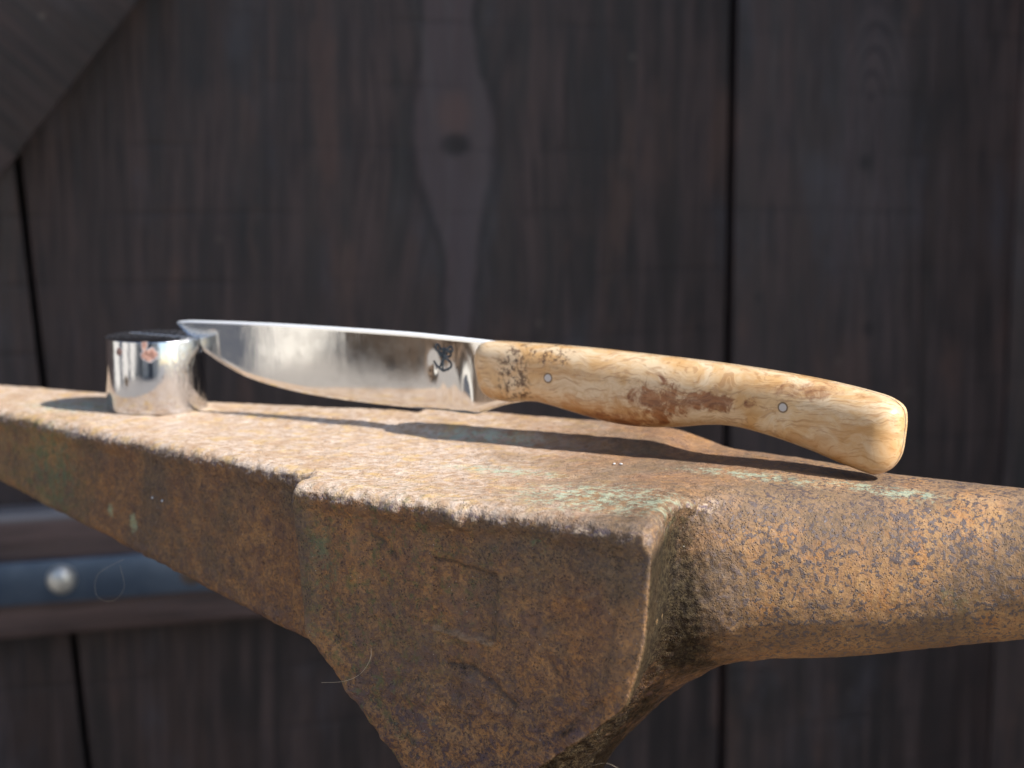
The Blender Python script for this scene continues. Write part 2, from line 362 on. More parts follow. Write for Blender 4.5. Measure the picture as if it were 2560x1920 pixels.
def mat_planks(name='tarred_wood', lift=1.0, rot=0., brown_lit_top=False):
    n = NT(name)
    base = n.mapping(rot=(0, rot, 0)) if rot else n.tc
    x, y, z = n.sep(base)
    knots = [(-.0395, .095, .034, .08, .14), (.262, .120, .02, .09, .10)] if not rot else []
    wv = n.math('MULTIPLY', n.math('SUBTRACT', n.noise(6, 3, .5, vec=n.comb(x, 0., n.math('MULTIPLY', z, .4))), .5), .020)
    g = n.math('ADD', x, wv)
    for kx, kz, ax_, az_, amp in knots:          # bend the grain round each knot
        dx = n.math('SUBTRACT', x, kx); dz = n.math('SUBTRACT', z, kz)
        e = n.math('ADD', n.math('POWER', n.math('DIVIDE', n.math('ABSOLUTE', dx), ax_*1.5), 2.), n.math('POWER', n.math('DIVIDE', n.math('ABSOLUTE', dz), az_), 2.))
        f = n.math('DIVIDE', 1., n.math('ADD', 1., n.math('MULTIPLY', e, e)))
        g = n.math('ADD', g, n.math('MULTIPLY', n.math('MULTIPLY', n.math('SIGN', dx), f), amp*.1))
    gv = n.comb(n.math('MULTIPLY', g, 1.), y, n.math('MULTIPLY', z, .05))
    gr = n.noise(95, 4, .6, vec=gv); gr2 = n.noise(330, 3, .6, vec=gv)
    blot = n.noise(9, 4, .6, .6, vec=n.comb(x, y, n.math('MULTIPLY', z, .6)))
    k = lift*1.45
    c = n.mix(n.rng(blot, .35, .65), (.0120*k, .0090*k, .0088*k), (.029*k, .0185*k, .0160*k))
    c = n.mix(n.math('MULTIPLY', n.rng(gr, .42, .66), .85), c, (.048*k, .032*k, .0285*k))
    c = n.mix(n.math('MULTIPLY', n.rng(gr2, .48, .62), .6), c, (.009, .0085, .009))
    red = n.noise(22, 4, .7, vec=n.comb(x, y, n.math('MULTIPLY', z, .25)))
    c = n.mix(n.math('MULTIPLY', n.rng(red, .54, .68), .40), c, (.105, .055, .040))
    pale = n.noise(14, 4, .7, vec=n.comb(x, n.math('ADD', y, 3.), n.math('MULTIPLY', z, .4)))
    c = n.mix(n.math('MULTIPLY', n.rng(pale, .52, .70), .55), c, (.054, .050, .058))
    if not rot:
        wz = n.math('MULTIPLY', n.math('SUBTRACT', n.noise(13, 4, .65), .5), .020)
        q = n.math('DIVIDE', n.math('SUBTRACT', z, .095), .048); bell = n.math('DIVIDE', 1., n.math('ADD', 1., n.math('POWER', n.math('ABSOLUTE', q), 3.)))
        q2 = n.math('DIVIDE', n.math('SUBTRACT', z, .215), .05); bell2 = n.math('DIVIDE', 1., n.math('ADD', 1., n.math('POWER', n.math('ABSOLUTE', q2), 3.)))
        hw = n.math('ADD', .0075, n.math('ADD', n.math('MULTIPLY', bell, .0185), n.math('MULTIPLY', bell2, .010)))
        xc = n.math('SUBTRACT', n.math('SUBTRACT', x, -.0385), n.math('MULTIPLY', n.math('SUBTRACT', .095, z), .035))
        e = n.math('DIVIDE', n.math('ABSOLUTE', n.math('ADD', xc, wz)), hw)
        fz = n.rng(z, -.12, -.02)
        c = n.mix(n.math('MULTIPLY', n.math('MULTIPLY', n.rng(e, .80, 1.05, 1, 0), fz), .55), c, (.060*k, .043*k, .044*k))
        c = n.mix(n.math('MULTIPLY', n.math('MULTIPLY', n.rng(n.math('ABSOLUTE', n.math('SUBTRACT', e, 1.08)), .02, .30, 1, 0), fz), .42), c, (.006, .005, .006))
        c = n.mix(n.math('MULTIPLY', n.blob((-.0385, 0, .113), .011, (1, .05, .8), .5), .45), c, (.115, .062, .048))
        c = n.mix(n.math('MULTIPLY', n.blob((-.0375, 0, .094), .0075, (.8, .05, 1.1), .4), .8), c, (.009, .007, .007))
        # arched growth rings on the right-hand plank
        kx, kz = .262, .120
        dx = n.math('ADD', n.math('SUBTRACT', x, kx), wz); dz = n.math('SUBTRACT', z, kz)
        up = n.math('MAXIMUM', dz, 0.); dn = n.math('MINIMUM', dz, 0.)
        r2 = n.math('SQRT', n.math('ADD', n.math('POWER', n.math('DIVIDE', n.math('ABSOLUTE', dx), .016), 2.), n.math('ADD', n.math('POWER', n.math('DIVIDE', up, .042), 2.), n.math('POWER', n.math('DIVIDE', n.math('ABSOLUTE', dn), .22), 2.))))
        ringd = n.math('ABSOLUTE', n.math('SUBTRACT', n.math('FRACT', n.math('MULTIPLY', r2, 2.6)), .5))
        fade = n.math('MULTIPLY', n.rng(r2, 1.2, 2.2, 1, 0), n.rng(z, -.12, .08))
        c = n.mix(n.math('MULTIPLY', fade, .38), c, (.060*k, .045*k, .045*k))
        c = n.mix(n.math('MULTIPLY', n.math('MULTIPLY', n.rng(ringd, .03, .22, 1, 0), fade), .62), c, (.010, .008, .009))
        for px_, pz_, pr in ((.2555, .083, .004), (.176, -.008, .0026), (.262, -.032, .004)):
            c = n.mix(n.math('MULTIPLY', n.blob((px_, 0, pz_), pr, (1, .05, .8), .6), .75), c, (.007, .006, .006))
    sawz = n.math('FRACT', n.math('ADD', n.math('MULTIPLY', z, 25.), n.math('MULTIPLY', n.noise(3, 1, .5), .5)))
    saw = n.math('MULTIPLY', n.rng(n.math('ABSOLUTE', n.math('SUBTRACT', sawz, .5)), 0, .07, 1, 0), n.rng(n.noise(12, 2), .42, .62))
    if rot: saw = n.math('MULTIPLY', saw, 0.)
    c = n.mix(n.math('MULTIPLY', saw, .30), c, (.008, .007, .007))
    sp = n.math('MULTIPLY', n.rng(n.voronoi(26), .045, .075, 1, 0), n.rng(n.noise(7), .46, .58))
    c = n.mix(n.math('MULTIPLY', sp, .5), c, (.13, .10, .08))
    if brown_lit_top:
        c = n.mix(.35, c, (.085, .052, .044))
        c = n.mix(n.math('MULTIPLY', n.rng(n.sep()[2], -.1262, -.1215), .85), c, (.20, .195, .20))  # skylit highlight along the batten's top edge, painted into the colour
    h = n.math('ADD', gr, n.math('MULTIPLY', gr2, .6)); h = n.math('SUBTRACT', h, n.math('MULTIPLY', saw, .30))
    return n.out(color=c, rough=n.rng(gr, .35, .65, .52, .70), normal=n.bump(h, .0025, .45), spec=.4)

def mat_simple(name, c1, c2, scale, rough=.7, metal=0., dist=.001, bs=.3, spec=.5, detail=4):
    n = NT(name); f = n.noise(scale, detail, .65)
    return n.out(color=n.mix(n.rng(f, .35, .65), c1, c2), rough=rough, metal=metal, normal=n.bump(f, dist, bs), spec=spec)

RUST = mat_rust(); STEEL = mat_steel(); SPINE_M = mat_spine(); SATIN = mat_satin(); CHROME = mat_chrome(); BURL = mat_burl(); MARK = mat_mark()
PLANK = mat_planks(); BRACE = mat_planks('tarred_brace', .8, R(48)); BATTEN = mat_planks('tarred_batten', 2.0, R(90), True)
STRAP = mat_simple('zinc_strap', (.062, .088, .130), (.090, .120, .165), 40, .42, .55, .0006, .25)
ZINC = mat_simple('zinc_head', (.52, .50, .44), (.62, .60, .54), 300, .35, .6, .0002, .2)
BOLT = mat_simple('rusty_bolt_head', (.13, .085, .055), (.07, .055, .045), 300, .6, .3)
GRAVEL = mat_simple('pale_gravel', (.34, .31, .275), (.23, .205, .18), 70, .9, 0, .01, .6)
RENDERW = mat_simple('pale_render', (.60, .565, .51), (.50, .47, .42), 14, .9, 0, .004, .3)
LOG = mat_simple('log_wood', (.20, .13, .08), (.11, .07, .045), 60, .85, 0, .004, .6)
DARKP = mat_simple('dark_door_paint', (.030, .036, .050), (.05, .055, .07), 20, .5)
BLOCKM = mat_simple('blocker_boards', (.07, .055, .045), (.045, .036, .03), 20, .8)  # for the added wall that blocks the sun

# ---------------------------------------------------------------- the place: ground, wooden door wall, added sun blocker, yard walls
GZ = -.85
bm = bmesh.new(); bmesh.ops.create_grid(bm, x_segments=60, y_segments=60, size=60)
for v in bm.verts: v.co.z = 0
tag(link_mesh('ground', bm_mesh('ground', bm), GRAVEL, loc=(0, 0, GZ)), kind='structure')

WA = R(18.7); WO = Vector((0, 1.1, 0)); 
gate = empty('board_wall', (0, 1.1, GZ), WA)
tag(gate, 'dark tarred board wall with a battened door, blurred behind the anvil', 'wooden wall')
ZO = -GZ                                            # children: local z=0 is the ground, add ZO to scene z
def wl(name, me, mat, **k): return tag(link_mesh(name, me, mat, gate, (0, 0, ZO)), **k) if k else link_mesh(name, me, mat, gate, (0, 0, ZO))
ZT, ZB = .76, GZ+.012
def edge(s0, sl): return lambda z: s0+sl*z
edges = [edge(-1.20, 0), edge(-.975, -.01), edge(-.75, -.02), edge(-.525, -.05), edge(-.2975, -.079), edge(.1548, 0), edge(.3765, .012)]
edges += [edge(.60+.225*i, 0) for i in range(6)]
gaps = [.003, .003, .003, .003, .0042, .0056, .0009]+[.003]*6
for i in range(len(edges)-1):
    a, b = edges[i], edges[i+1]; ga, gb = gaps[i]/2, gaps[i+1]/2
    out = [(a(ZB)+ga, ZB), (b(ZB)-gb, ZB), (b(ZT)-gb, ZT), (a(ZT)+ga, ZT)]
    y0 = [0, .001, -.0008, .0006, 0, .0, -.0015, 0, .001, 0, .001, 0, 0][i]
    wl('plank', bm_mesh('plank', prism(out, y0, .024, .0009), 40), PLANK)
# backing rail that closes the gaps
bm = prism([(-1.2, ZB), (1.75, ZB), (1.75, ZT), (-1.2, ZT)], .0245, .04)
wl('backing_board', bm_mesh('backing_board', bm), mat_simple('backing_dark', (.02, .017, .016), (.012, .011, .01), 20, .9))
# diagonal brace (top left), horizontal batten, strap with two fastenings
p0 = Vector((-0.2365, 0.1730)); p1 = Vector((-0.3161, 0.0732)); dr = (p0-p1).normalized(); nr = Vector((-dr.y, dr.x))
A = p1-dr*.22; B = p0+dr*.62
out = [tuple(A), tuple(B), tuple(B+nr*.13), tuple(A+nr*.13)]
wl('diagonal_brace', bm_mesh('diagonal_brace', prism(out, -.050, -.001, .003), 40), BRACE, label='dark diagonal brace crossing the top left corner')
out = [(-1.2, -.194), (.149, -.194), (.149, -.119), (-1.2, -.119)]
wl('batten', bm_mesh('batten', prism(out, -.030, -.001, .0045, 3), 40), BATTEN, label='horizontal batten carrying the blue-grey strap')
out = [(-1.2, -.1725), (.10, -.1725), (.10, -.147), (-1.2, -.147)]
strap = wl('hinge_strap', bm_mesh('hinge_strap', prism(out, -.0355, -.0302, .001), 40), STRAP, label='flat blue-grey metal strap')
def dome(r, h, name, mat, x, z, y, label=None):
    bm = bmesh.new(); bmesh.ops.create_uvsphere(bm, u_segments=32, v_segments=16, radius=1)
    bmesh.ops.delete(bm, geom=[v for v in bm.verts if v.co.z < -.05], context='VERTS')
    for v in bm.verts: v.co = Vector((v.co.x*r, -v.co.z*h, v.co.y*r))
    o = link_mesh(name, bm_mesh(name, bm, 60), mat, strap, (x, y, z))
    if label: o['label'] = label
    return o
dome(.0086, .0062, 'rivet', ZINC, -.2896, -.1587, -.0355, 'pale domed rivet head')
dome(.0070, .0016, 'bolt_head', BOLT, -.2140, -.1610, -.0355, 'flat rusty fastener head beside the anvil')

# blocking wall added out of frame on the right: its shadow keeps the sun off the boards while the anvil stands clear of it
# yard walls behind the camera: they show only as reflections in the blade and the cylinder
def slab(name, x0, x1, y0, y1, z0, z1, mat, parent=None):
    bm = bmesh.new(); bmesh.ops.create_cube(bm, size=1)
    for v in bm.verts: v.co = Vector(((x0+x1)/2+v.co.x*(x1-x0), (y0+y1)/2+v.co.y*(y1-y0), (z0+z1)/2+v.co.z*(z1-z0)))
    return link_mesh(name, bm_mesh(name, bm), mat, parent)
yard = slab('yard_wall', -5.2, -5.0, -7.0, 1.2, GZ, 1.6, RENDERW); tag(yard, kind='structure')
side = slab('sun_blocker', 1.5, 1.56, -.02, 1.57, GZ, 2.3, BLOCKM); tag(side, kind='structure')
house = slab('house_wall', -5.0, 2.2, -7.2, -7.0, GZ, 2.2, RENDERW); tag(house, kind='structure')
for a, b in ((-3.9, -2.9), (-1.0, .3)):
    slab('door', a, b, -6.99, -6.95, GZ, 1.2, DARKP, house)
for a, b in ((-3.6, -2.9), (-1.2, -.4)):
    slab('door', -4.99, -4.96, a, b, GZ, 1.15, DARKP, yard)

for a, b, h, m in ((-1.66, -1.58, .20, LOG), (-1.96, -1.80, .30, LOG), (-2.28, -2.14, .24, LOG)):
    slab('reflection_box', -4.99, -4.3, a, b, GZ+.001, GZ+h, m, yard)  # dark boxes added to put blotches into the blade's reflection

# ---------------------------------------------------------------- anvil (mm in the anvil's own frame: u along, v away, z up)
AZ = R(28)
def halfplane(a, b):
    (x0, y0), (x1, y1) = a, b; L = math.hypot(x1-x0, y1-y0); return (y1-y0)/L, -(x1-x0)/L, x0, y0
BOSS = [(-27.5, 2), (-23.2, -40), (-11, -52.6), (12, -75.8), (29, -76.6), (47, -61.6), (68, -44.8), (72.6, -29.6), (74.9, 2)]
BH = [halfplane(BOSS[i], BOSS[i+1]) for i in range(len(BOSS)-1)]   # ccw -> outward normals
def seg_d(a, b, pts):
    best = None
    for (x0, y0), (x1, y1) in zip(pts[:-1], pts[1:]):
        dx, dy = x1-x0, y1-y0; t = np.clip(((a-x0)*dx+(b-y0)*dy)/(dx*dx+dy*dy), 0, 1)
        d = np.hypot(a-x0-t*dx, b-y0-t*dy); best = d if best is None else np.minimum(best, d)
    return best
def topz(u, v):
    r = 2.1*sstep(17, 25, v)*sstep(50, 30, u)*sstep(-150, -60, u)
    g = -.55*np.exp(-((v-12-.02*u)/1.3)**2)*sstep(-150, -135, u)*sstep(40, 10, u)
    vf = np.where(u+.28*(v+71) < -27, -52-.3075*(u+40), -71.)
    fr = np.clip(v-vf, 0, 9); r = r-1.5*((9-fr)/9)**2*(u < 76)*(u > -320)
    return r+g-.9*sstep(8, 16, v)*sstep(24, 17, v)*sstep(-60, 0, u)
def block(u, v, z):
    up = u+.28*(v+71)
    d = None
    for nx, ny, x0, y0 in BH:
        # outward = left of travel for this clockwise/ccw ordering
        e = -((up-x0)*nx+(z-y0)*ny) if BSIGN < 0 else (up-x0)*nx+(z-y0)*ny
        d = e-.35 if d is None else smax(d, e-.35, 1.0)
    # front face with hollowed panel inside a low rim
    inner = np.minimum(np.minimum(-(d+5.2), 0), 0)
    hollow = .75*sstep(-4.6, -7.2, d)*sstep(66, 50, up)*sstep(-4, -9, z)
    fr = -71-.045*(u-23)-v
    d = smax(d, fr+hollow*(fr > -3), 1.2)
    d = smax(d, v-57, 5)
    d = smax(d, (u-24)*.6+(v-50)*.8-4, 5)
    return d
BSIGN = 1
def heel(u, v, z):
    d = smax((u+40)*(-.294)+(v+52)*(-.956), v-46.5, 5)
    d = smax(d, -(u+330), 6); d = smax(d, u+12, 4)
    zb = -25-.138*(u+197)
    d = smax(d, (zb-z)*.99, 4)
    return d
def horn(u, v, z):
    t = (u-60)/80; q = sstep(160, 50, u)
    cv = (22-2*t)-15*q; cz = -27.6+6.7*t+3.2*sstep(104, 62, u); r = 28-8.5*t; rv = r+15*q; p = np.where(z < cz, 2+.1*q, 2+1.5*q)
    d = ((np.abs(v-cv)/rv)**p+(np.abs(z-cz)/r)**p)**(1/p)-1; d = d*r
    return smax(smax(d, -(u-5), 4), u-300, 4)
def waist(u, v, z):
    up = u+.28*(v+5); t = sstep(-60, -95, z)-sstep(-105, -135, z)*1.0
    hw = 36-8*t; hv = 44-8*t
    d = (np.sqrt((up/hw)**2+((v+4)/hv)**2)-1)*np.minimum(hw, hv)
    return smax(smax(d, z+30, 4), -(z+160), 3)
def foot(u, v, z):
    up = u+.28*(v+5)
    qx = np.abs(up)-72+12; qy = np.abs(v+4)-52+12; qz = np.abs(z+146)-14+4
    return smax(np.hypot(np.maximum(qx, 0), np.maximum(qy, 0))+np.minimum(np.maximum(qx, qy), 0)-12, qz-4, 6)
def anvil(u, v, z):
    b = block(u, v, z); h = heel(u, v, z); k = horn(u, v, z); wa = waist(u, v, z)
    core = smin(k, wa, 48)
    d = smin(b, h, 2.0)
    d = smin(d, core, 3+9*sstep(-9, -1, z))
    # weld fillet between horn and the block's right flank
    d = smax(d, z-topz(u, v), 4.5)
    # burred lip hanging over the front edges
    scal = .42*np.sin(u/3.3+.4)+.38*np.sin(u/1.93+1)+.27*np.sin(u/1.13+2)+.16*np.sin(u/.61)+.3*np.sin(u/8.7)
    def ledge(q, zb, hw, r=2.5):
        zb = np.maximum(zb, 2*r+.1); hw = np.maximum(hw, r)
        qx = np.abs(q)-hw+r; qz = np.abs(z+.55+.5*zb)-.5*zb+r
        return np.hypot(np.maximum(qx, 0), np.maximum(qz, 0))+np.minimum(np.maximum(qx, qz), 0)-r
    lip = ledge(v+68.3+.045*(u-23), 5.1+.9*scal+.01*(u-20), 3.5+.22*scal)
    lip = np.maximum(lip, np.maximum(-26-u, u-73)*1.0)
    d = smin(d, lip, 2.5)
    vl = -52-.3075*(u+40)
    lip2 = ledge((v-vl)*.956-2.2, 4.7+.8*scal, 3.1+.2*scal)
    lip2 = np.maximum(lip2, np.maximum(-300-u, u+30))
    d = smin(d, lip2, 2.5)
    return smin(d, foot(u, v, z), 18) if np.min(z) < -100 else d
# orientation of the half planes (pick the sign that puts the centre inside)
c0 = [(20-x0)*nx+(-20-y0)*ny for nx, ny, x0, y0 in BH]
BSIGN = 1 if max(c0) < 0 else -1

def detail(P, N):
    """cast and burred relief, mm; also returns how deep or proud the worn marks are"""
    rel = np.zeros(len(P))
    u, v, z = P[:, 0], P[:, 1], P[:, 2]
    a = .30*vnoise(P, 11)+.20*vnoise(P, 5.1, 7)+.27*vnoise(P, 2.4, 13)+.15*vnoise(P, 1.3, 17)
    hornish = sstep(72, 90, u); a = a*(1-.68*hornish)
    top = sstep(-5, -1, z)*sstep(.5, .9, N[:, 2]); a = a*(1-.6*top)
    a = a*(1-.75*(v < -60)*sstep(66, 71, u+.28*(v+71)))
    # lip: strong scallops
    lipm = np.exp(-((z+4.2)/2.6)**2)*((v < -66) & (u > -29) & (u < 74))
    Q = P*np.array([1, .3, .3]); a = a+lipm*(.6*vnoise(Q, 9, 3)+.5*vnoise(Q, 4, 9)+.3*vnoise(P, 2, 4)+.1)
    vl = -52-.3075*(u+40); lm2 = np.exp(-((z+4)/2.4)**2)*(np.abs(v-vl) < 4)*(u < -38)
    a = a+lm2*(.5*vnoise(Q, 10, 5)+.5*vnoise(Q, 4.3, 11))
    # worn casting marks on the block face
    f = (v < -65) & (N[:, 1] < -.4)
    if f.any():
        U, Z = u[f], z[f]; m = np.zeros(f.sum())
        cx, cz = 24.0, -24.5
        rx, rz = (U-cx)-.03*(Z-cz), (Z-cz)+.10*(U-cx)
        box = np.maximum(np.abs(rx)-9.2, np.abs(rz)-8.6)
        wobx = .5*vnoise(np.stack([U, Z, Z*0], 1), 3.1, 31)
        m -= .62*sstep(.7, -.7, box+wobx)
        up_ = .62*np.exp(-((rz+8.9+wobx)/.8)**2)*sstep(9.8, 8.2, np.abs(rx))
        dn_ = .5*np.exp(-((rz-8.8+wobx)/.6)**2)*sstep(10, 8.6, np.abs(rx))
        lf_ = .22*np.exp(-((np.abs(rx)-9.0)/.6)**2)*sstep(9, 7, np.abs(rz))
        m += .7*up_-.6*dn_; rm = up_-dn_-lf_
        for s, dep, wd in [([(-3.5, -11), (.5, -12.8), (4, -16)], -.40, 1.0), ([(20, -41), (27, -41), (33, -44.5), (38, -48.5)], -.5, 1.1),
                       ([(44, -29), (47, -34), (50, -38.5)], -.42, 1.0), ([(46, -28.5), (52, -25.5)], -.3, 1.0), ([(45, -30), (47.5, -35)], .3, 1.3),
                       ([(-3, -39), (4, -35)], -.3, 1.0), ([(56, -20), (60, -18)], .35, 1.2), ([(22, -43.5), (30, -45)], .25, 1.4),
                       ([(66, -9), (65.5, -24), (63.5, -36)], -.3, 1.1), ([(62, -44), (52, -52), (44, -58)], -.42, 1.0), ([(-17, -9), (-16.5, -30), (-14, -40)], -.28, 1.0), ([(-8, -48), (4, -60)], -.3, 1.0)]:
            q_ = dep*np.exp(-(seg_d(U, Z, s)/wd)**2); m += q_; rm = rm+q_*.8
        rough = sstep(-30, -60, Z); m += rough*.45*vnoise(np.stack([U, Z*1.2, Z*0], 1), 3.6, 21)
        a[f] = np.clip(a[f]*.95+m*1.7, -1.9, 1.3); rel[f] = rm
    # raised, worn cast mark on the horn beside the block
    hm = (u > 66) & (u < 100) & (v < 12) & (v > -45)
    if hm.any():
        U, Z = u[hm], z[hm]
        r = np.hypot((U-73-.2*(Z+30))/5.0, (Z+30)/9.0); r = r+.18*vnoise(np.stack([U, Z, Z*0], 1), 4.3, 41); q_ = .30*sstep(1.2, .8, r)*sstep(66, 74, U)+.10*np.exp(-((r-1)/.16)**2); a[hm] += q_; rel[hm] = .3*q_-.35*np.exp(-((r-1.15)/.12)**2)*sstep(64, 74, U)
    return a, rel
BASE_Z = .160
anv = empty('anvil', (0, .48, -BASE_Z), -AZ)
tag(anv, 'rusty old anvil with round horn, square horn and five-sided side block', 'anvil')
def build(lo, hi, h):
    V, F = surface_nets(anvil, lo, hi, h)
    f = lambda a, b, c: anvil(a, b, c)
    for _ in range(2):
        N = grad(f, V); d = f(V[:, 0], V[:, 1], V[:, 2]); V = V-N*np.clip(d, -h, h)[:, None]
    a, rel = detail(V, N); V = V+N*a[:, None]
    return V, F, mesh_normals(V, F), rel
pieces = [build((-256, -78, -112), (160, 64, 8), .56)]
pieces += [build((-336, -20, -40), (-254.4, 64, 8), 1.6), build((158.4, -20, -60), (304, 60, 8), 1.6), build((-90, -80, -164), (100, 70, -110.4), 1.6)]
acc = {'body': [], 'square_horn': [], 'round_horn': [], 'base': []}
for i, (V, F, N, rel) in enumerate(pieces):
    c = V[F].mean(1); up = c[:, 0]+.28*(c[:, 1]+71)
    sq = (up < -24) & (c[:, 2] > -60) | (c[:, 0] < -64)
    rh = (up > 74) & (c[:, 0] > 36) & (c[:, 2] > -66)
    ba = (c[:, 2] < -110) & ~sq & ~rh
    bo = ~(sq | rh | ba)
    for nm, m in (('square_horn', sq), ('round_horn', rh), ('base', ba), ('body', bo)):
        if m.any():
            ids, inv = np.unique(F[m], return_inverse=True); acc[nm].append((V[ids], inv.reshape(-1, 4), N[ids], rel[ids]))
for nm, L in acc.items():
    off = 0; Vs, Fs, Ns, Rs = [], [], [], []
    for V, F, N, r_ in L: Vs.append(V); Fs.append(F+off); Ns.append(N); Rs.append(r_); off += len(V)
    V, F, N, r_ = map(np.concatenate, (Vs, Fs, Ns, Rs))
    me = np_mesh(nm, V*.001, F, True, N)
    me.attributes.new('relief', 'FLOAT', 'POINT').data.foreach_set('value', r_.astype(np.float32))
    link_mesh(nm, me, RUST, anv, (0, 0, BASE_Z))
# stump that carries the anvil, below the frame
bm = bmesh.new(); rings = []
for k, (z, r) in enumerate([(GZ+.002, .20), (GZ+.05, .19), (-.40, .18), (-.175, .178), (-.1625, .172)]):
    rings.append([bm.verts.new((r*math.cos(a)*(1+.03*math.sin(3*a+k*.2)), r*math.sin(a), z-GZ)) for a in [i*math.tau/48 for i in range(48)]])
for a, b in zip(rings[:-1], rings[1:]):
    for i in range(48): bm.faces.new((a[i], a[(i+1) % 48], b[(i+1) % 48], b[i]))
bm.faces.new(rings[-1]); bm.faces.new(rings[0][::-1])
tag(link_mesh('tree_stump', bm_mesh('tree_stump', bm, 40), LOG, loc=(0, .48, GZ)), 'round wooden stump under the anvil', 'stump')

# ---------------------------------------------------------------- knife (mm: s along, w away, z up), standing on its edge
KA = np.array([-.104, .563]); KAZ = R(-30.2475)
knife = empty('knife', (KA[0], KA[1], 0), KAZ)
tag(knife, 'handmade kitchen knife with mirror polished blade and pale burl wood handle', 'knife')
EDGE = catmull([(-9.1, 28.9), (-6.0, 26.3), (-3.0, 24.0), (.3, 21.6), (4.2, 19.1), (13.9, 14.7), (23.4, 11.8), (37.5, 9.4), (51.3, 8.1), (69.2, 7.3), (86.5, 7.0), (98, 6.9), (103.5, 6.7), (108.9, 7.0), (113.8, 8.8), (119.4, 10.6), (125.8, 12.0)], 10)
SPINE = catmull([(-9.1, 28.95), (-7.9, 29.5), (-5.4, 29.8), (.6, 30.1), (33.3, 30.6), (78.1, 30.4), (96.7, 29.9), (109.8, 29.4), (116.3, 29.1), (126, 29)], 10)
HAND = catmull([(116.3, 29.2), (111.4, 28.7), (109.2, 26.7), (108.5, 23.5), (109.0, 20.0), (110.6, 14.8), (113.0, 12.6), (115.9, 11.7), (121.0, 11.5), (128.9, 12.2), (135.1, 11.4), (144.3, 9.6), (154.9, 7.8), (165.2, 7.4), (175.3, 8.2), (185.1, 9.6), (193.4, 9.6), (204.3, 7.6), (215.0, 4.8), (222.9, 2.2), (230.6, .1), (233.1, .0), (236.2, 1.5), (238.6, 5.2), (239.5, 10.8), (239.7, 15.1), (238.9, 18.1), (235.7, 20.3), (230.0, 21.8), (219.7, 23.6), (206.6, 25.2), (193.1, 26.4), (179.2, 27.3), (165.0, 28.0), (150.2, 28.7), (135.1, 29.1)], 5, True)
def poly_sdf(x, y, P):
    d = np.full(np.broadcast(x, y).shape, 1e9, np.float32); ins = np.zeros(d.shape, bool)
    for i in range(len(P)):
        x0, y0 = P[i]; x1, y1 = P[(i+1) % len(P)]
        dx, dy = x1-x0, y1-y0; t = np.clip(((x-x0)*dx+(y-y0)*dy)/(dx*dx+dy*dy+1e-9), 0, 1)
        d = np.minimum(d, np.hypot(x-x0-t*dx, y-y0-t*dy))
        c = ((y0 > y) != (y1 > y)) & (x < (x1-x0)*(y-y0)/((y1-y0) if y1 != y0 else 1e-9)+x0); ins ^= c
    return np.where(ins, -d, d)
# blade: lofted sections from spine to edge, both faces, with a fine ground edge bevel
sg = np.concatenate([np.linspace(-9.08, -4, 26), np.linspace(-3.6, 125.8, 300)])
ez = np.interp(sg, EDGE[:, 0], EDGE[:, 1]); sz = np.interp(sg, SPINE[:, 0], SPINE[:, 1])
T_REL = [0, .012, .03, .055, .09]+list(np.linspace(.13, .80, 34))+[.86, .90, .94, .97, 1.]
rows = []
for s, e, t in zip(sg, ez, sz):
    H = max(t-e, .05); hs = 1.25*min(1, .30+.70*((s+9.1)/70)**.6)*min(1, (s+9.3)/2.0+.12)
    plunge = float(sstep(101, 108.5, np.array(s)))
    row = []
    for k, r in enumerate(T_REL):
        bw = 1.15                                     # bevel height in mm
        z = t-r*H
        z = t-[0, .12, .35, .7, 1.15][k]*min(1, H/4) if k < 5 else z
        if k >= 5:
            q = (r-.13)/(1-.13); z = (t-1.15*min(1, H/4))+(e-(t-1.15*min(1, H/4)))*q
        rnd = [.42, .66, .86, .96, 1.][k] if k < 5 else 1.
        dep = (t-z)/H
        taper = (1-.62*dep)*(1-plunge)+plunge
        hh = hs*rnd*taper
        above = z-e
        if above < bw: hh = hh*((.10+.90*above/bw)*(1-plunge)+plunge*(.62+.38*above/bw))
        row.append((z, hh))
    rows.append(row)
nS, nT = len(sg), len(T_REL); V = []; 
def dent(s, z):                                       # the metal pushed up round the struck mark, ripples below it
    g = .10*math.exp(-(((s-97)/5.0)**2+((z-22)/6)**2))
    g += .07*math.sin((s-97)*1.5)*math.exp(-(((s-99)/4.5)**2+((z-13.5)/6)**2))
    g -= .15*math.exp(-(((s-93.3)/1.6)**2+((z-21)/3.5)**2))
    return g
for side in (-1, 1):
    for s, row in zip(sg, rows):
        for z, hh in row:
            V.append((s, side*(hh+(dent(s, z)*(1 if side < 0 else 0) if hh > .5 else 0)), z))
V = np.array(V); F = []
o2 = nS*nT
ii, jj = np.meshgrid(np.arange(nS-1), np.arange(nT-1), indexing='ij'); a = (ii*nT+jj).ravel()
F.append(np.stack([a, a+1, a+1+nT, a+nT], 1)); F.append(np.stack([a, a+nT, a+1+nT, a+1], 1)+o2)
k = np.arange(nS-1)*nT
F.append(np.stack([k, k+nT, k+nT+o2, k+o2], 1)); k2 = k+nT-1; F.append(np.stack([k2, k2+o2, k2+nT+o2, k2+nT], 1))
j = np.arange(nT-1); F.append(np.stack([j, j+o2, j+1+o2, j+1], 1)); j3 = j+(nS-1)*nT; F.append(np.stack([j3, j3+1, j3+1+o2, j3+o2], 1))
F = np.concatenate(F)
me = np_mesh('blade', V*.001, F); me.set_sharp_from_angle(angle=R(28))
me.materials.append(STEEL); me.materials.append(SPINE_M)
me.polygons.foreach_set('material_index', [1 if max(q % nT for q in f) <= 3 else 0 for f in F.tolist()])
blade = link_mesh('blade', me, STEEL, knife)
